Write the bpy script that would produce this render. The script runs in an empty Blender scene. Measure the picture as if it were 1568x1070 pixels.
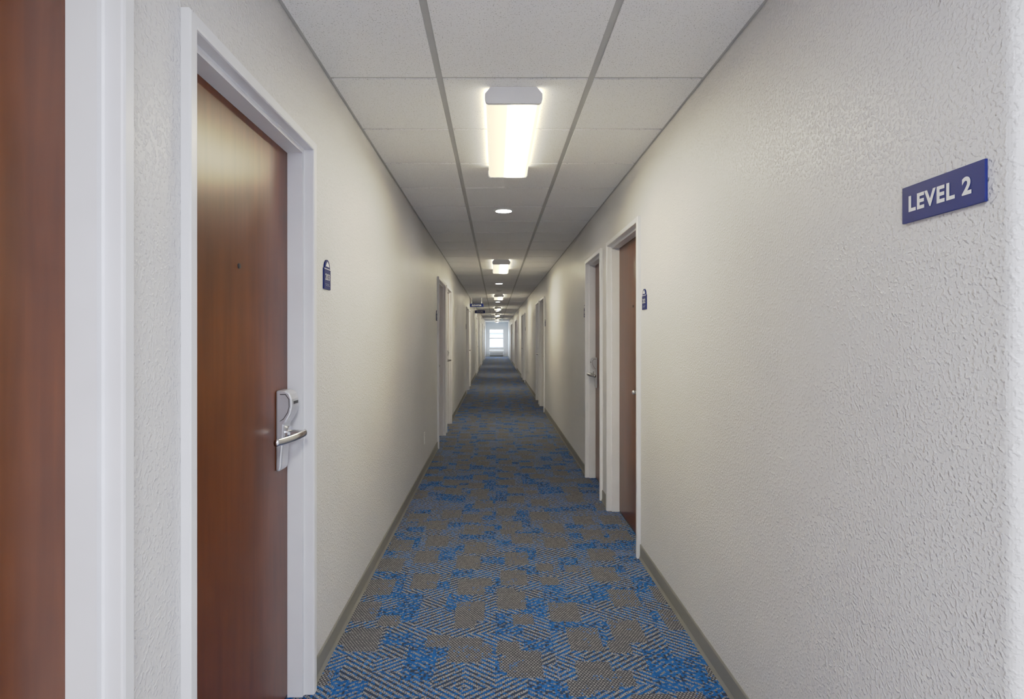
import bpy, bmesh, math
from mathutils import Vector, Matrix
scene = bpy.context.scene
COL = scene.collection

# ------------------------------------------------------------------ helpers
def new_obj(name, bm, mat=None, parent=None, smooth=False, bevel=0, recalc=True):
    if recalc:
        bmesh.ops.recalc_face_normals(bm, faces=bm.faces)
    me = bpy.data.meshes.new(name)
    bm.to_mesh(me); bm.free()
    ob = bpy.data.objects.new(name, me)
    COL.objects.link(ob)
    if mat:
        for m in (mat if isinstance(mat, (list, tuple)) else [mat]):
            me.materials.append(m)
    if smooth:
        for p in me.polygons: p.use_smooth = True
    if bevel:
        md = ob.modifiers.new('bevel', 'BEVEL'); md.width = bevel; md.segments = 2
        md.limit_method = 'ANGLE'
    if parent: ob.parent = parent
    return ob

def add_box(bm, x0, x1, y0, y1, z0, z1, mi=0):
    vs = [bm.verts.new((x, y, z)) for x in (x0, x1) for y in (y0, y1) for z in (z0, z1)]
    for f in ((0,1,3,2),(4,6,7,5),(0,4,5,1),(2,3,7,6),(0,2,6,4),(1,5,7,3)):
        fc = bm.faces.new([vs[i] for i in f]); fc.material_index = mi

def add_cyl(bm, c, r, h, axis='z', seg=32, r2=None, mi=0):
    r2 = r if r2 is None else r2
    rings = []
    for t, rr in ((0, r), (h, r2)):
        ring = []
        for i in range(seg):
            a = 2*math.pi*i/seg
            p, q = rr*math.cos(a), rr*math.sin(a)
            if axis == 'z': v = (c[0]+p, c[1]+q, c[2]+t)
            elif axis == 'x': v = (c[0]+t, c[1]+p, c[2]+q)
            else: v = (c[0]+p, c[1]+t, c[2]+q)
            ring.append(bm.verts.new(v))
        rings.append(ring)
    for i in range(seg):
        j = (i+1) % seg
        f = bm.faces.new([rings[0][i], rings[0][j], rings[1][j], rings[1][i]]); f.material_index = mi
    f = bm.faces.new(rings[0]); f.material_index = mi
    f = bm.faces.new(rings[1]); f.material_index = mi

def add_prism(bm, pts, fn0, fn1, mi=0, mis=None):
    a = [bm.verts.new(fn0(*p)) for p in pts]
    b = [bm.verts.new(fn1(*p)) for p in pts]
    n = len(pts)
    for i in range(n):
        j = (i+1) % n
        f = bm.faces.new([a[i], a[j], b[j], b[i]]); f.material_index = mis[i] if mis else mi
    f = bm.faces.new(a); f.material_index = mi
    f = bm.faces.new(b); f.material_index = mi

def mat_new(name):
    m = bpy.data.materials.new(name); m.use_nodes = True
    nt = m.node_tree
    return m, nt, nt.nodes['Principled BSDF']

def simple(name, col, rough=0.5, metal=0.0, spec=0.5, coat=0.0, noise=0.03):
    m, nt, b = mat_new(name)
    b.inputs['Roughness'].default_value = rough
    b.inputs['Metallic'].default_value = metal
    b.inputs['Specular IOR Level'].default_value = spec
    b.inputs['Coat Weight'].default_value = coat
    tc = nt.nodes.new('ShaderNodeTexCoord'); n = nt.nodes.new('ShaderNodeTexNoise')
    n.inputs['Scale'].default_value = 6; n.inputs['Detail'].default_value = 3
    r = nt.nodes.new('ShaderNodeValToRGB')
    r.color_ramp.elements[0].position = .3; r.color_ramp.elements[1].position = .7
    r.color_ramp.elements[0].color = tuple(c*(1-noise) for c in col)+(1,)
    r.color_ramp.elements[1].color = tuple(min(1, c*(1+noise)) for c in col)+(1,)
    nt.links.new(tc.outputs['Object'], n.inputs['Vector'])
    nt.links.new(n.outputs['Fac'], r.inputs['Fac'])
    nt.links.new(r.outputs['Color'], b.inputs['Base Color'])
    return m

ES = 1.31   # common lamp output scale
def emis(name, col, s):
    m, nt, b = mat_new(name)
    b.inputs['Base Color'].default_value = (.8, .8, .8, 1)
    b.inputs['Emission Color'].default_value = col+(1,)
    b.inputs['Emission Strength'].default_value = s*ES
    return m

# ------------------------------------------------------------------ materials
def wall_material():
    m, nt, b = mat_new('painted_orange_peel_wall')
    L = nt.links
    b.inputs['Roughness'].default_value = .41
    b.inputs['Specular IOR Level'].default_value = .45
    tc = nt.nodes.new('ShaderNodeTexCoord')
    n1 = nt.nodes.new('ShaderNodeTexNoise'); n1.inputs['Scale'].default_value = 120
    n1.inputs['Detail'].default_value = 1.5; n1.inputs['Roughness'].default_value = .45
    r1 = nt.nodes.new('ShaderNodeValToRGB')
    r1.color_ramp.elements[0].position = .48; r1.color_ramp.elements[1].position = .80
    n2 = nt.nodes.new('ShaderNodeTexNoise'); n2.inputs['Scale'].default_value = 1.3
    n2.inputs['Detail'].default_value = 3
    r2 = nt.nodes.new('ShaderNodeValToRGB')
    r2.color_ramp.elements[0].position = .3; r2.color_ramp.elements[1].position = .7
    r2.color_ramp.elements[0].color = (.67, .663, .675, 1)
    r2.color_ramp.elements[1].color = (.715, .708, .715, 1)
    bp = nt.nodes.new('ShaderNodeBump'); bp.inputs['Strength'].default_value = .62
    bp.inputs['Distance'].default_value = .0034
    for n in (n1, n2): L.new(tc.outputs['Object'], n.inputs['Vector'])
    L.new(n1.outputs['Fac'], r1.inputs['Fac']); L.new(r1.outputs['Color'], bp.inputs['Height'])
    L.new(n2.outputs['Fac'], r2.inputs['Fac']); L.new(r2.outputs['Color'], b.inputs['Base Color'])
    L.new(bp.outputs['Normal'], b.inputs['Normal'])
    return m

def tile_material():
    m, nt, b = mat_new('acoustic_ceiling_tile')
    L = nt.links
    b.inputs['Roughness'].default_value = .85
    b.inputs['Specular IOR Level'].default_value = .15
    tc = nt.nodes.new('ShaderNodeTexCoord')
    n = nt.nodes.new('ShaderNodeTexNoise'); n.inputs['Scale'].default_value = 210
    n.inputs['Detail'].default_value = 2
    r = nt.nodes.new('ShaderNodeValToRGB')
    r.color_ramp.elements[0].position = .30; r.color_ramp.elements[1].position = .40
    r.color_ramp.elements[0].color = (.5, .5, .5, 1); r.color_ramp.elements[1].color = (.92, .92, .935, 1)
    bp = nt.nodes.new('ShaderNodeBump'); bp.inputs['Strength'].default_value = .3
    bp.inputs['Distance'].default_value = .0015
    L.new(tc.outputs['Object'], n.inputs['Vector']); L.new(n.outputs['Fac'], r.inputs['Fac'])
    L.new(r.outputs['Color'], b.inputs['Base Color']); L.new(n.outputs['Fac'], bp.inputs['Height'])
    L.new(bp.outputs['Normal'], b.inputs['Normal'])
    return m

def wood_material():
    m, nt, b = mat_new('cherry_wood_veneer')
    L = nt.links
    tc = nt.nodes.new('ShaderNodeTexCoord')
    mp = nt.nodes.new('ShaderNodeMapping'); mp.inputs['Scale'].default_value = (14, 14, 1.1)
    n = nt.nodes.new('ShaderNodeTexNoise'); n.inputs['Scale'].default_value = 2.2
    n.inputs['Detail'].default_value = 7; n.inputs['Distortion'].default_value = .4
    n2 = nt.nodes.new('ShaderNodeTexNoise'); n2.inputs['Scale'].default_value = 3.5
    n2.inputs['Detail'].default_value = 3
    mx = nt.nodes.new('ShaderNodeMath'); mx.operation = 'ADD'
    h = nt.nodes.new('ShaderNodeMath'); h.operation = 'MULTIPLY'; h.inputs[1].default_value = .5
    r = nt.nodes.new('ShaderNodeValToRGB')
    r.color_ramp.elements[0].position = .34; r.color_ramp.elements[1].position = .68
    r.color_ramp.elements[0].color = (.084, .021, .006, 1)
    r.color_ramp.elements[1].color = (.155, .043, .011, 1)
    L.new(tc.outputs['Object'], mp.inputs['Vector']); L.new(mp.outputs['Vector'], n.inputs['Vector'])
    L.new(tc.outputs['Object'], n2.inputs['Vector'])
    L.new(n.outputs['Fac'], mx.inputs[0]); L.new(n2.outputs['Fac'], mx.inputs[1])
    L.new(mx.outputs[0], h.inputs[0]); L.new(h.outputs[0], r.inputs['Fac'])
    L.new(r.outputs['Color'], b.inputs['Base Color'])
    b.inputs['Roughness'].default_value = .31
    b.inputs['Specular IOR Level'].default_value = .38
    return m

def carpet_material():
    m, nt, b = mat_new('patterned_loop_carpet')
    L = nt.links
    def setin(sock, v):
        if isinstance(v, (int, float)): sock.default_value = v
        else: L.new(v, sock)
    def M(op, a, bb=None, c=None):
        n = nt.nodes.new('ShaderNodeMath'); n.operation = op
        setin(n.inputs[0], a)
        if bb is not None: setin(n.inputs[1], bb)
        if c is not None: setin(n.inputs[2], c)
        return n.outputs[0]
    def WN(a, bb):
        cx = nt.nodes.new('ShaderNodeCombineXYZ'); setin(cx.inputs[0], a); setin(cx.inputs[1], bb)
        w = nt.nodes.new('ShaderNodeTexWhiteNoise'); w.noise_dimensions = '2D'
        L.new(cx.outputs[0], w.inputs['Vector']); return w.outputs['Value']
    def fl(v): return M('FLOOR', v)
    def fr(v): return M('FRACT', v)
    def ADD(a, b_): return M('ADD', a, b_)
    def MUL(a, b_): return M('MULTIPLY', a, b_)
    def GT(a, b_): return M('GREATER_THAN', a, b_)
    def LT(a, b_): return M('LESS_THAN', a, b_)
    tc = nt.nodes.new('ShaderNodeTexCoord'); sp = nt.nodes.new('ShaderNodeSeparateXYZ')
    L.new(tc.outputs['Object'], sp.inputs[0])
    x0 = ADD(sp.outputs[0], 20.0); y0 = ADD(sp.outputs[1], 20.0)
    sx = fl(M('DIVIDE', x0, .0095)); sy = fl(M('DIVIDE', y0, .0105))
    r0 = WN(sx, sy)
    # slightly ragged tufted edges
    x = ADD(x0, MUL(M('SUBTRACT', WN(sy, fl(M('DIVIDE', x0, .12))), .5), .008))
    y = ADD(y0, MUL(M('SUBTRACT', WN(sx, fl(M('DIVIDE', y0, .12))), .5), .008))
    # rectangles of woven taupe laid over the blue ground
    def rects(cw, ch, seed, presence, w=.62, h=.66):
        colm = fl(M('DIVIDE', x, cw))
        yy = M('DIVIDE', ADD(y, MUL(WN(colm, seed), ch)), ch)
        rw = fl(yy)
        u, v = fr(M('DIVIDE', x, cw)), fr(yy)
        a = WN(ADD(colm, seed), rw); bq = WN(ADD(colm, seed+11.0), rw); c = WN(ADD(colm, seed+23.0), rw)
        u0 = MUL(a, 1-w); v0 = MUL(bq, 1-h)
        ins = MUL(MUL(GT(u, u0), LT(u, ADD(u0, w))), MUL(GT(v, v0), LT(v, ADD(v0, h))))
        return MUL(ins, LT(c, presence))
    rect = M('MAXIMUM', rects(.25, .31, 3.0, .78, .58, .66), rects(.20, .24, 57.0, .30, .50, .45))
    # intensity of blue in small modules
    col2 = fl(M('DIVIDE', x, .125))
    row2 = fl(M('DIVIDE', ADD(y, MUL(WN(col2, 7.0), .8)), .105))
    v2 = WN(col2, row2); v3 = WN(ADD(col2, 31.0), row2)
    pblue = M('MINIMUM', ADD(MUL(v2, .80), .22), .90)
    nrect = M('SUBTRACT', 1.0, rect)
    blue = MUL(LT(r0, pblue), nrect)
    # a few blue tufts creep into the taupe blocks
    blue = M('MAXIMUM', blue, MUL(rect, MUL(GT(v2, .65), LT(r0, .12))))
    # dashes
    d = M('SUBTRACT', MUL(GT(v3, .5), 2.0), 1.0)
    s = ADD(M('DIVIDE', y0, .031), MUL(d, M('DIVIDE', x0, .040)))
    dash = MUL(LT(fr(s), .50), LT(fr(ADD(M('DIVIDE', x0, .016), MUL(fl(M('DIVIDE', y0, .0105)), .5))), .80))
    hide = MUL(GT(v2, .66), GT(r0, .50))
    dash = MUL(dash, M('SUBTRACT', 1.0, hide))
    # woven dots
    dr = fl(M('DIVIDE', y0, .0105))
    dots = MUL(LT(fr(ADD(M('DIVIDE', x0, .0135), MUL(dr, .5))), .62), LT(fr(M('DIVIDE', y0, .0105)), .68))
    fg = ADD(MUL(rect, dots), MUL(nrect, dash))
    def MIX(f, A, B):
        q = nt.nodes.new('ShaderNodeMix'); q.data_type = 'RGBA'; L.new(f, q.inputs['Factor'])
        for k, v in (('A', A), ('B', B)):
            if isinstance(v, tuple): q.inputs[k].default_value = v
            else: L.new(v, q.inputs[k])
        return q.outputs['Result']
    bluec = MIX(WN(sy, sx), (.010, .060, .215, 1), (.016, .108, .36, 1))
    darkc = MIX(rect, (.026, .038, .070, 1), (.036, .038, .050, 1))
    bgc = MIX(blue, darkc, bluec)
    fgc = MIX(WN(sx, dr), (.155, .153, .168, 1), (.285, .279, .286, 1))
    res = MIX(fg, bgc, fgc)
    L.new(res, b.inputs['Base Color'])
    bp = nt.nodes.new('ShaderNodeBump'); bp.inputs['Strength'].default_value = .35
    bp.inputs['Distance'].default_value = .003
    L.new(fg, bp.inputs['Height']); L.new(bp.outputs['Normal'], b.inputs['Normal'])
    b.inputs['Roughness'].default_value = .95
    b.inputs['Specular IOR Level'].default_value = .1
    return m

def diffuser_material():
    # acrylic lens: the tube sits off-centre behind it, so one side glows hotter
    m, nt, b = mat_new('acrylic_wrap_lens')
    L = nt.links
    tc = nt.nodes.new('ShaderNodeTexCoord'); sp = nt.nodes.new('ShaderNodeSeparateXYZ')
    L.new(tc.outputs['Object'], sp.inputs[0])
    mr = nt.nodes.new('ShaderNodeMapRange')
    mr.inputs['From Min'].default_value = -.125; mr.inputs['From Max'].default_value = .125
    L.new(sp.outputs[0], mr.inputs['Value'])
    r = nt.nodes.new('ShaderNodeValToRGB'); cr = r.color_ramp
    cr.interpolation = 'EASE'
    cr.elements[0].position = .0; cr.elements[0].color = (.026, .026, .026, 1)
    cr.elements[1].position = 1.0; cr.elements[1].color = (.030, .030, .030, 1)
    for p, v in ((.38, .034), (.56, 1.0), (.80, 1.0), (.92, .035)):
        e = cr.elements.new(p); e.color = (v, v, v, 1)
    L.new(mr.outputs['Result'], r.inputs['Fac'])
    mu = nt.nodes.new('ShaderNodeMath'); mu.operation = 'MULTIPLY'; mu.inputs[1].default_value = 25.0*ES
    L.new(r.outputs['Color'], mu.inputs[0])
    L.new(mu.outputs[0], b.inputs['Emission Strength'])
    b.inputs['Emission Color'].default_value = (1.0, .895, .62, 1)
    b.inputs['Base Color'].default_value = (.5, .48, .4, 1)
    b.inputs['Roughness'].default_value = .4
    return m

def bounce_floor_material():  # pale tile made up to reflect light onto the ceiling
    m, nt, b = mat_new('bounce_floor_tile')
    tc = nt.nodes.new('ShaderNodeTexCoord'); br = nt.nodes.new('ShaderNodeTexBrick')
    br.offset = 0; br.inputs['Scale'].default_value = 1.0
    br.inputs['Brick Width'].default_value = .45; br.inputs['Row Height'].default_value = .45
    br.inputs['Mortar Size'].default_value = .004
    br.inputs['Color1'].default_value = (.78, .78, .79, 1); br.inputs['Color2'].default_value = (.74, .74, .75, 1)
    br.inputs['Mortar'].default_value = (.4, .39, .38, 1)
    nt.links.new(tc.outputs['Object'], br.inputs['Vector'])
    nt.links.new(br.outputs['Color'], b.inputs['Base Color'])
    b.inputs['Roughness'].default_value = .4
    return m

W = wall_material(); TILE = tile_material(); WOOD = wood_material(); CARPET = carpet_material()
BOUNCEF = bounce_floor_material()
TRIM = simple('white_trim_paint', (.80, .805, .85), .35)
GRID = simple('ceiling_grid_paint', (.50, .50, .50), .45)
BASE = simple('taupe_vinyl_base', (.215, .208, .190), .5)
METAL = simple('satin_chrome', (.62, .63, .66), .22, 1.0)
SILVER = simple('silver_lock_housing', (.56, .57, .62), .30, .45)
DARK = simple('dark_plastic', (.03, .03, .035), .4)
NAVY = simple('navy_sign_plastic', (.009, .021, .165), .4, spec=.25)
NAVY2 = simple('navy_plaque_plastic', (.006, .014, .115), .45, spec=.15)
WHITE = simple('white_plastic', (.85, .85, .85), .4)
LENS = diffuser_material()
LENS_SIDE = emis('acrylic_wrap_lens_side', (1.0, .90, .62), 2.6)
CAP = simple('fixture_end_cap', (.88, .88, .92), .4)
LED = emis('led_downlight_lens', (1.0, .95, .87), 32)
FILL_LENS = emis('fill_panel_lens', (.92, .95, 1.0), 11.5)  # glow of the added lobby panels, in place of daylight
FILL_LENS2 = emis('fill_panel_lens_dim', (.92, .95, 1.0), 6.5)

# ------------------------------------------------------------------ dimensions
CAMZ = 1.345
XL, XR, H = -.705, .882, 2.44
YB, YE = -2.2, 42.0          # back wall, far end wall
YC = 1.008                    # outside corner of right wall (lobby opens to the right)
XLOB = 2.6
PROUD, CW = .023, .034
REC = .0735                   # door face recess from wall plane
TOP = 2.05                    # door opening height

L_open = [(.21, 1.09), (1.363, 2.235)]
R_open = [(3.645, 4.60), (4.93, 5.70)]
per = 7.05
for k in range(5):
    L_open += [(7.20+per*k, 8.14+per*k), (8.40+per*k, 9.27+per*k)]
for k in range(1, 5):
    R_open += [(3.645+per*k, 4.60+per*k), (4.93+per*k, 5.72+per*k)]
L_open = [o for o in L_open if o[1] < 41]; R_open = [o for o in R_open if o[1] < 41]

# ------------------------------------------------------------------ shell
YT = .70   # carpet starts here, unseen pale floor added behind it to bounce light up
bm = bmesh.new(); add_box(bm, -1.2, XLOB+.3, YT, YE+.2, -.1, 0)
new_obj('floor', bm, CARPET)
bm = bmesh.new(); add_box(bm, -1.2, XLOB+.3, YB-.3, YT, -.1, 0)
new_obj('lobby_bounce_floor', bm, BOUNCEF)

def build_wall(name, side, xw, opens, ya, yb, bull=False):
    bm = bmesh.new()
    depth = .125
    def bx(a, b, z0, z1, d0=0, d1=depth):
        xs = sorted((xw+side*d0, xw+side*d1)); add_box(bm, xs[0], xs[1], a, b, z0, z1)
    cur = ya + (.025 if bull else 0)
    for a, b in opens:
        a2, b2 = a-.012, b+.012
        bx(cur, a2, 0, H+.06); bx(a2, b2, TOP+.012, H+.06); cur = b2
    bx(cur, yb, 0, H+.06)
    bx(ya+(.025 if bull else 0), yb, 0, H+.06, depth, depth+.06)
    if bull:
        r = .025; pts = [(0, r)]
        for i in range(9):
            t = math.pi/2*i/8
            pts.append((r-r*math.cos(t), r-r*math.sin(t)))
        pts += [(depth+.06, 0), (depth+.06, r)]
        add_prism(bm, pts, lambda u, v: (xw+side*u, ya+v, 0), lambda u, v: (xw+side*u, ya+v, H+.06))
    return new_obj(name, bm, W)

build_wall('wall_left', -1, XL, L_open, YB, YE)
build_wall('wall_right', 1, XR, R_open, YC, YE, bull=True)
bm = bmesh.new(); add_box(bm, XR+.185, XLOB, YC, YC+.12, 0, H+.06); new_obj('wall_lobby_front', bm, W)
bm = bmesh.new(); add_box(bm, XLOB, XLOB+.12, YB, YC+.12, 0, H+.06); new_obj('wall_lobby_side', bm, W)
bm = bmesh.new(); add_box(bm, -1.0, XLOB+.12, YB-.12, YB, 0, H+.06); new_obj('wall_back', bm, W)
# end wall with window opening
WX0, WX1, WZ0, WZ1 = -.47, .58, .62, 1.96
bm = bmesh.new()
add_box(bm, -1.0, WX0, YE, YE+.15, 0, H+.06); add_box(bm, WX1, 1.2, YE, YE+.15, 0, H+.06)
add_box(bm, WX0, WX1, YE, YE+.15, 0, WZ0); add_box(bm, WX0, WX1, YE, YE+.15, WZ1, H+.06)
new_obj('wall_end', bm, W)

# ceiling : deck + lay-in tiles + T-bar grid, all one ceiling object with parts
bm = bmesh.new(); add_box(bm, -1.0, XLOB+.12, YB-.12, YE+.15, H+.06, H+.16)
ceil = new_obj('ceiling', bm, TILE)
gx = [XL+.001, -.236, .402, XR-.001]
gy = []
y = 2.496
while y > YB: y -= .61
while y < YE+.6: gy.append(y); y += .61
bt = bmesh.new(); bg = bmesh.new()
tw = .0135
def tiles(xs, ys, y_lo, y_hi):
    ys = [max(min(v, y_hi), y_lo) for v in ys]
    for j in range(len(ys)-1):
        if ys[j+1]-ys[j] < .04: continue
        for i in range(len(xs)-1):
            add_box(bt, xs[i]+tw, xs[i+1]-tw, ys[j]+tw*.8, ys[j+1]-tw*.8, H-.006, H+.02)
tiles(gx, gy, YB+.001, YE-.001)
gx2 = [XR+.001, 1.04, 1.65, 2.26, XLOB-.001]
tiles(gx2, gy, YB+.001, YC-.001)
for v in gx[1:3]: add_box(bg, v-.0134, v+.0134, YB+.001, YE-.001, H, H+.03)
for v in (gx[0]+.010, ): add_box(bg, v-.010, v+.011, YB+.001, YE-.001, H-.002, H+.03)
add_box(bg, gx[3]-.021, gx[3], YC, YE-.001, H-.002, H+.03)
for v in [XR]+gx2[1:4]: add_box(bg, v-.013, v+.013, YB+.001, YC-.001, H, H+.03)
for v in gy:
    if YB+.02 < v < YE-.02: add_box(bg, XL+.001, XR-.001, v-.0107, v+.0107, H+.0004, H+.03)
    if YB+.02 < v < YC-.02: add_box(bg, XR+.001, XLOB-.001, v-.0107, v+.0107, H+.0004, H+.03)
new_obj('lay_in_tiles', bt, TILE, ceil); new_obj('t_bar_grid', bg, GRID, ceil)

# ------------------------------------------------------------------ baseboards
def baseboard(name, side, xw, opens, ya, yb):
    bm = bmesh.new(); cur = ya
    segs = []
    for a, b in opens:
        segs.append((cur, a-CW)); cur = b+CW
    segs.append((cur, yb))
    prof = [(0.0005, 0.001), (.012, .001), (.008, .012), (.006, .02), (.006, .083), (.003, .090), (.0005, .090)]
    for a, b in segs:
        if b-a < .01: continue
        add_prism(bm, prof, lambda u, v: (xw-side*u, a+.001, v), lambda u, v: (xw-side*u, b-.001, v))
    new_obj(name, bm, BASE)
baseboard('baseboard_left', -1, XL, L_open, YB+.01, YE-.01)
baseboard('baseboard_right', 1, XR, R_open, YC+.03, YE-.01)

# ------------------------------------------------------------------ text
def text_mesh(s, width, height, bold=.02, space=1.0):
    cu = bpy.data.curves.new('t', 'FONT'); cu.body = s; cu.size = 1; cu.offset = bold; cu.extrude = .0
    cu.align_x = 'LEFT'; cu.space_character = space
    to = bpy.data.objects.new('t', cu); COL.objects.link(to)
    bpy.context.view_layer.update()
    dg = bpy.context.evaluated_depsgraph_get()
    me = bpy.data.meshes.new_from_object(to.evaluated_get(dg))
    bpy.data.objects.remove(to); bpy.data.curves.remove(cu)
    xs = [v.co.x for v in me.vertices]; ys = [v.co.y for v in me.vertices]
    x0, x1, y0, y1 = min(xs), max(xs), min(ys), max(ys)
    for v in me.vertices:
        v.co.x = ((v.co.x-x0)/(x1-x0)-.5)*width
        v.co.y = ((v.co.y-y0)/(y1-y0)-.5)*height
    return me
def place_text(name, s, w, h, parent, side, xf, yc, zc, mat=WHITE, bold=.02, space=1.0):
    """text lying on a corridor wall, reading correctly; side -1 = left wall (faces +X)"""
    me = text_mesh(s, w, h, bold, space)
    for v in me.vertices:
        u, t = v.co.x, v.co.y
        v.co = Vector((xf, yc + (u if side < 0 else -u), zc+t))
    me.materials.clear(); me.materials.append(mat); me.name = name
    ob = bpy.data.objects.new(name, me); COL.objects.link(ob); ob.parent = parent
    return ob

# ------------------------------------------------------------------ doors
def build_lock(parent, side, xs, yc, toward):
    """side: wall sign. xs: door face x. toward: y direction the lever points"""
    o = -side  # outward into corridor
    zc = 1.0
    prof = [(.0005, 1.157), (.032, 1.157), (.049, 1.149), (.058, 1.127), (.059, 1.10), (.053, 1.073), (.039, 1.048),
            (.029, 1.035), (.027, .985), (.022, .93), (.019, .885), (.014, .870), (.0005, .870)]
    bm = bmesh.new()
    add_prism(bm, prof, lambda u, v: (xs+o*u, yc-.037, v), lambda u, v: (xs+o*u, yc+.037, v))
    new_obj('lock_housing', bm, SILVER, parent, bevel=.006)
    # dark inset seam wrapping the reader head
    bm = bmesh.new()
    seam = [(.014, 1.145), (.035, 1.145), (.048, 1.127), (.049, 1.10), (.043, 1.078), (.028, 1.055), (.014, 1.047)]
    inner = [(.016, 1.142), (.034, 1.142), (.0455, 1.126), (.0465, 1.10), (.041, 1.080), (.027, 1.058), (.016, 1.050)]
    for sgn in (-1, 1):
        for i in range(len(seam)-1):
            vs = []
            for yy in (yc+sgn*.0365, yc+sgn*.0375):
                vs.append([bm.verts.new((xs+o*p[0], yy, p[1])) for p in (seam[i], seam[i+1], inner[i+1], inner[i])])
            bm.faces.new(vs[0]); bm.faces.new(vs[1])
            for k in range(4):
                q = (k+1) % 4; bm.faces.new([vs[0][k], vs[0][q], vs[1][q], vs[1][k]])
    new_obj('reader_seam', bm, DARK, parent)
    bm = bmesh.new()   # card slot + indicator on top housing
    x_s = sorted((xs+o*.0570, xs+o*.0600)); add_box(bm, x_s[0], x_s[1], yc-.022, yc+.022, 1.108, 1.118)
    new_obj('card_slot', bm, DARK, parent)
    bm = bmesh.new()   # rose + spindle
    x0 = xs+o*.026
    add_cyl(bm, (x0, yc, zc), .027, o*.012, 'x', 28)
    add_cyl(bm, (xs+o*.034, yc, zc), .013, o*.048, 'x', 20)
    new_obj('lever_spindle', bm, METAL, parent, smooth=False)
    # lever : swept curved bar
    bm = bmesh.new(); n = 16; rings = []
    for i in range(n+1):
        t = i/n
        yy = yc + toward*(-.014+.160*t)
        xx = xs+o*(.087-.004*t-.042*t*t)
        zz = zc - .010*t
        hh = .0140*(1-.12*t); ww = .0080
        ring = []
        for k in range(12):
            a = 2*math.pi*k/12
            ring.append(bm.verts.new((xx+ww*math.cos(a), yy, zz+hh*math.sin(a))))
        rings.append(ring)
    for i in range(n):
        for k in range(12):
            q = (k+1) % 12
            bm.faces.new([rings[i][k], rings[i][q], rings[i+1][q], rings[i+1][k]])
    bm.faces.new(rings[0]); bm.faces.new(rings[-1])
    new_obj('lever_handle', bm, METAL, parent, smooth=True)

cnt = 0
def build_door(side, xw, a, b, latch_far):
    global cnt; cnt += 1
    o = -side
    xs = xw+side*REC         # door face
    bm = bmesh.new()
    x_s = sorted((xs, xs+side*.042))
    add_box(bm, x_s[0], x_s[1], a+.002, b-.002, .012, TOP-.002)
    door = new_obj('door_%d' % cnt, bm, WOOD, bevel=.0015)
    # steel frame sweep (u into the opening, v depth from wall face, negative = proud)
    prof = [(-CW, -.0005), (-CW, -PROUD+.004), (-CW+.004, -PROUD), (-.006, -PROUD), (-.0015, -PROUD+.002), (0, -PROUD+.006),
            (0, .012), (.003, .016), (.016, .016), (.016, REC-.0005), (-.010, REC-.0005), (-.010, 0.0), (-.02, -.0005)]
    bm = bmesh.new(); rows = []
    for u, v in prof:
        x = xw+side*v
        zt = TOP-u
        rows.append([bm.verts.new((x, a+u, .001)), bm.verts.new((x, a+u, zt)),
                     bm.verts.new((x, b-u, zt)), bm.verts.new((x, b-u, .001))])
    n = len(rows)
    for i in range(n):
        j = (i+1) % n
        for k in range(3):
            bm.faces.new([rows[i][k], rows[i][k+1], rows[j][k+1], rows[j][k]])
    bm.faces.new([r[0] for r in rows]); bm.faces.new([r[3] for r in rows])
    new_obj('steel_frame', bm, TRIM, door)
    # peephole
    bm = bmesh.new(); yc = (a+b)/2
    add_cyl(bm, (xs+o*.0003, yc, 1.562), .008, o*.004, 'x', 20)
    new_obj('peephole_ring', bm, DARK, door)
    bm = bmesh.new(); add_cyl(bm, (xs+o*.0043, yc, 1.562), .005, o*.001, 'x', 16)
    new_obj('peephole_lens', bm, DARK, door)
    ly = b-.095 if latch_far else a+.095
    build_lock(door, side, xs, ly, -1 if latch_far else 1)
    bm = bmesh.new(); add_box(bm, x_s[0], x_s[1], a+.02, b-.02, .001, .011)
    new_obj('door_sweep', bm, DARK, door)
    return door
for i, (a, b) in enumerate(L_open): build_door(-1, XL, a, b, i % 2 == 1)
for i, (a, b) in enumerate(R_open): build_door(1, XR, a, b, i % 2 == 1)

# ------------------------------------------------------------------ room number signs
def room_sign(side, xw, yc, num, zc=1.60):
    o = -side
    w = .047
    pts = [(-w, -.055), (w, -.055), (w, .030)]
    for i in range(0, 13):
        t = math.pi*i/12
        pts.append((w*.80*math.cos(t), .034+.034*math.sin(t)))
    pts.append((-w, .030))
    bm = bmesh.new()
    add_prism(bm, pts, lambda u, v: (xw+o*.0004, yc+u, zc+v), lambda u, v: (xw+o*.006, yc+u, zc+v))
    s = new_obj('room_number_sign', bm, NAVY2)
    bm = bmesh.new()
    tri = [(-.024, .039), (.024, .039), (.014, .052), (0, .060), (-.014, .052)]
    add_prism(bm, tri, lambda u, v: (xw+o*.0062, yc+u, zc+v), lambda u, v: (xw+o*.0070, yc+u, zc+v))
    add_prism(bm, [(-w*.96, .0275), (w*.96, .0275), (w*.96, .0300), (-w*.96, .0300)],
              lambda u, v: (xw+o*.0062, yc+u, zc+v), lambda u, v: (xw+o*.0068, yc+u, zc+v))
    new_obj('roof_emblem', bm, WHITE, s)
    place_text('numerals', num, .062, .026, s, side, xw+o*.0068, yc, zc-.004, bold=.008, space=1.12)
    bm = bmesh.new()
    for k in range(6):
        add_cyl(bm, (xw+o*.006, yc-.025+.01*k, zc-.034-.006*(k % 2)), .0015, o*.0012, 'x', 8)
    new_obj('braille_dots', bm, WHITE, s)
room_sign(-1, XL, 2.47, '203')
room_sign(1, XR, 3.51, '202', 1.565)
room_sign(1, XR, 5.86, '204', 1.6)
n = 205
for k in range(5):
    room_sign(-1, XL, 7.06+per*k, str(n)); n += 2
    if 9.27+per*k < 41: room_sign(-1, XL, 9.41+per*k, str(n)); n += 2
n = 206
for k in range(1, 5):
    room_sign(1, XR, 3.50+per*k, str(n)); room_sign(1, XR, 5.86+per*k, str(n+2)); n += 4

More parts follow.
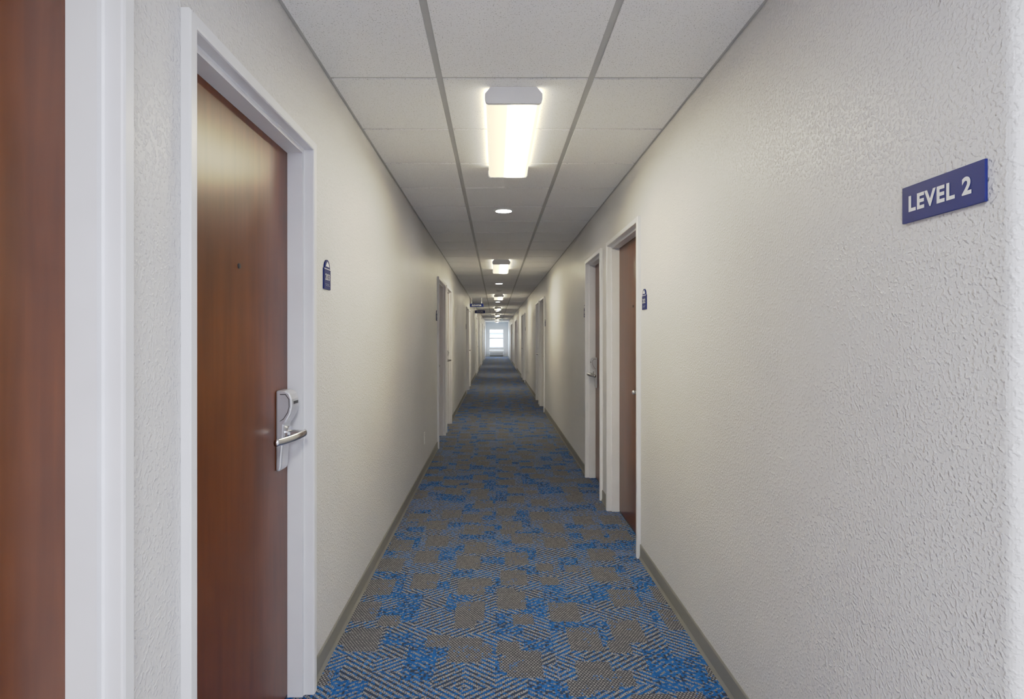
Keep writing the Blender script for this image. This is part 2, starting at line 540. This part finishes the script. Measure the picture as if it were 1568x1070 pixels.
# LEVEL 2 sign
ya, yb, za, zb = 1.064, 1.281, 1.589, 1.666
bm = bmesh.new(); add_box(bm, XR-.006, XR-.0005, ya, yb, za, zb)
lv = new_obj('level_sign', bm, NAVY, bevel=.0008)
place_text('lettering', 'LEVEL 2', .166, .034, lv, 1, XR-.0068, (ya+yb)/2+.004, (za+zb)/2, bold=.036, space=1.14)

# ------------------------------------------------------------------ ceiling lights
def wrap_fixture(y0, xc=.078, Lg=1.22):
    e = bpy.data.objects.new('ceiling_light_fixture', None); COL.objects.link(e)
    e.location = (xc, y0, H-.007)
    body = [(-.100, 0), (-.125, -.030), (-.125, -.052), (-.121, -.066), (-.112, -.072), (.112, -.072),
            (.121, -.066), (.125, -.052), (.125, -.030), (.100, 0)]
    lens = [(x*.965, z*.965) for x, z in body]
    bm = bmesh.new()
    add_prism(bm, lens, lambda u, v: (u, .02, v), lambda u, v: (u, Lg-.02, v),
              mis=[1, 0, 0, 0, 0, 0, 0, 0, 1, 0])
    new_obj('acrylic_lens', bm, [LENS, LENS_SIDE], e)
    bm = bmesh.new()
    add_prism(bm, body, lambda u, v: (u, 0, v), lambda u, v: (u, .022, v))
    add_prism(bm, body, lambda u, v: (u, Lg-.022, v), lambda u, v: (u, Lg, v))
    new_obj('end_caps', bm, CAP, e, bevel=.002)
    return e
for yy in (2.575, 8.26, 14.9, 21.0, 27.2, 33.5, 38.6): wrap_fixture(yy)

def ring_trim(bm, c, r0, r1, h, seg=36):
    vs = []
    for i in range(seg):
        a = 2*math.pi*i/seg; ca, sa = math.cos(a), math.sin(a)
        vs.append([bm.verts.new((c[0]+r*ca, c[1]+r*sa, c[2]+z)) for r, z in ((r1, 0), (r1, -h*.4), (r1-.004, -h), (r0, -h), (r0, 0))])
    for i in range(seg):
        j = (i+1) % seg
        for k in range(5):
            q = (k+1) % 5
            bm.faces.new([vs[i][k], vs[j][k], vs[j][q], vs[i][q]])
def downlight(yy, xc=.068):
    bm = bmesh.new(); ring_trim(bm, (xc, yy, H-.0065), .068, .085, .012)
    t = new_obj('recessed_downlight', bm, WHITE, smooth=False)
    bm = bmesh.new(); add_cyl(bm, (xc, yy, H-.0150), .0675, .008, 'z', 36)
    new_obj('led_lens', bm, LED, t)
for yy in (5.07, 11.9, 18.0, 24.3, 30.4, 36.4): downlight(yy)

# smoke detector
bm = bmesh.new(); add_cyl(bm, (.08, 13.6, H-.0065), .07, -.02, 'z', 32); add_cyl(bm, (.08, 13.6, H-.0266), .06, -.02, 'z', 32, r2=.04)
new_obj('smoke_detector', bm, WHITE)

# unseen glowing panels added above / behind the viewpoint, standing in for lobby daylight
def fill_panel(xc, yc, w, l, mt):
    e = bpy.data.objects.new('lobby_fill_panel', None); COL.objects.link(e); e.location = (xc, yc, H-.007)
    bm = bmesh.new(); add_box(bm, -w/2, w/2, -l/2, l/2, -.004, 0); new_obj('lens_panel', bm, mt, e)
    bm = bmesh.new()
    t = .02
    for a in ((-w/2-t, -w/2-.001, -l/2-t, l/2+t), (w/2+.001, w/2+t, -l/2-t, l/2+t), (-w/2, w/2, -l/2-t, -l/2-.001), (-w/2, w/2, l/2+.001, l/2+t)):
        add_box(bm, a[0], a[1], a[2], a[3], -.010, 0)
    new_obj('trim_ring', bm, WHITE, e)
fill_panel(.08, -.75, .56, 1.16, FILL_LENS)
fill_panel(1.75, -1.1, .56, 1.16, FILL_LENS2)

# ------------------------------------------------------------------ outlet
bm = bmesh.new(); add_box(bm, XL+.0005, XL+.006, 5.825, 5.895, .295, .41)
ol = new_obj('wall_outlet', bm, WHITE, bevel=.002)
bm = bmesh.new()
for z in (.325, .375):
    add_box(bm, XL+.0062, XL+.008, 5.843, 5.877, z-.014, z+.014)
new_obj('receptacles', bm, CAP, ol, bevel=.003)
bm = bmesh.new()
for z in (.325, .375):
    add_box(bm, XL+.0081, XL+.0085, 5.851, 5.854, z-.004, z+.008); add_box(bm, XL+.0081, XL+.0085, 5.866, 5.869, z-.004, z+.008)
new_obj('slots', bm, DARK, ol)

# projecting corridor signs
def blade_sign(yy, x0, x1, z0, z1, txt):
    bm = bmesh.new(); add_box(bm, x0, x1, yy, yy+.02, z0, z1)
    s = new_obj('corridor_direction_sign', bm, NAVY, bevel=.002)
    bm = bmesh.new()
    for x in (x0+.05, x1-.05): add_cyl(bm, (x, yy+.01, z1+.0005), .005, H-.007-z1, 'z', 10)
    new_obj('hanger_rods', bm, METAL, s)
    me = text_mesh(txt, (x1-x0)*.7, (z1-z0)*.5, .02)
    for v in me.vertices: v.co = Vector(((x0+x1)/2+v.co.x, yy-.001, (z0+z1)/2+v.co.y))
    me.materials.clear(); me.materials.append(WHITE)
    o = bpy.data.objects.new('lettering', me); COL.objects.link(o); o.parent = s
blade_sign(16.0, XL+.01, -.33, 2.17, 2.255, 'ELEVATOR')
blade_sign(20.0, XL+.01, -.36, 2.16, 2.26, 'STAIRS')

# ------------------------------------------------------------------ end window + heater unit
win = bpy.data.objects.new('window_1', None); COL.objects.link(win)
bm = bmesh.new(); t = .05
yw0, yw1 = YE+.04, YE+.10
for a in ((WX0, WX0+t, WZ0, WZ1), (WX1-t, WX1, WZ0, WZ1), (WX0+t, WX1-t, WZ0, WZ0+t), (WX0+t, WX1-t, WZ1-t, WZ1),
          (WX0+t, WX1-t, (WZ0+WZ1)/2-.03, (WZ0+WZ1)/2+.03)):
    add_box(bm, a[0], a[1], yw0, yw1, a[2], a[3])
new_obj('sash_frame', bm, TRIM, win)
gm, nt, b = mat_new('window_glass')
tr = nt.nodes.new('ShaderNodeBsdfTransparent'); gl = nt.nodes.new('ShaderNodeBsdfGlossy'); gl.inputs['Roughness'].default_value = .02
mx = nt.nodes.new('ShaderNodeMixShader'); mx.inputs[0].default_value = .06
nt.links.new(tr.outputs[0], mx.inputs[1]); nt.links.new(gl.outputs[0], mx.inputs[2])
nt.links.new(mx.outputs[0], nt.nodes['Material Output'].inputs['Surface'])
bm = bmesh.new(); add_box(bm, WX0+t, WX1-t, YE+.068, YE+.072, WZ0+t, WZ1-t)
new_obj('glass', bm, gm, win)
bm = bmesh.new(); add_box(bm, WX0-.06, WX1+.06, YE-.05, YE-.001, WZ0-.04, WZ0)
new_obj('trim_window_sill', bm, TRIM)
ac = bpy.data.objects.new('wall_air_conditioner', None); COL.objects.link(ac)
bm = bmesh.new()
prof = [(-.001, .10), (-.22, .10), (-.25, .14), (-.25, .42), (-.16, .50), (-.001, .50)]
add_prism(bm, prof, lambda u, v: (-.46, YE+u, v), lambda u, v: (.57, YE+u, v)); new_obj('cabinet', bm, WHITE, ac, bevel=.008)
bm = bmesh.new()
for k in range(7): add_box(bm, -.40, .51, YE-.256, YE-.251, .15+.025*k, .16+.025*k)
new_obj('grille_slats', bm, BASE, ac)
bm = bmesh.new(); add_box(bm, -.40, .51, YE-.2, YE-.02, .002, .099); new_obj('base_plinth', bm, BASE, ac)
# outside ground and neighbouring building
G = simple('outside_ground', (.35, .36, .33), .9)
bm = bmesh.new(); add_box(bm, -40, 40, YE+1, YE+80, -3.2, -3.0); new_obj('outside_ground', bm, G)
B = simple('outside_facade', (.30, .29, .28), .9)
bm = bmesh.new(); add_box(bm, -14, 12, YE+40, YE+50, -3.0, 2.0)
add_prism(bm, [(39.5, 2.001), (50.5, 2.001), (45, 4.2)], lambda u, v: (-14.4, YE+u, v), lambda u, v: (12.4, YE+u, v))
new_obj('neighboring_building', bm, B)

# ------------------------------------------------------------------ world
w = bpy.data.worlds.new('daylight'); scene.world = w; w.use_nodes = True
bgn = w.node_tree.nodes['Background']
bgn.inputs[0].default_value = (.66, .84, 1.0, 1); bgn.inputs[1].default_value = 8.0*ES

# ------------------------------------------------------------------ camera
cam = bpy.data.cameras.new('camera'); co = bpy.data.objects.new('camera', cam); COL.objects.link(co)
co.location = (0, 0, CAMZ); co.rotation_euler = (math.pi/2, 0, 0)
cam.sensor_width = 36; cam.sensor_fit = 'HORIZONTAL'; cam.lens = 36*910/1568
cam.shift_x = (784-759)/1568; cam.shift_y = -(535.3-517)/1568
cam.clip_start = .02; cam.clip_end = 300
scene.camera = co
vs = scene.view_settings
vs.view_transform = 'Standard'; vs.look = 'None'; vs.exposure = 0.0; vs.gamma = 1.0
# bracketed-exposure style tone response (lifts mid tones, keeps highlights)
vs.use_curve_mapping = True
cm = vs.curve_mapping
c = cm.curves[3]
for x, y in ((.0055, .0125), (.0332, .080), (.1047, .230), (.2438, .475), (.408, .605), (.637, .755)):
    c.points.new(x, y)
cm.update()
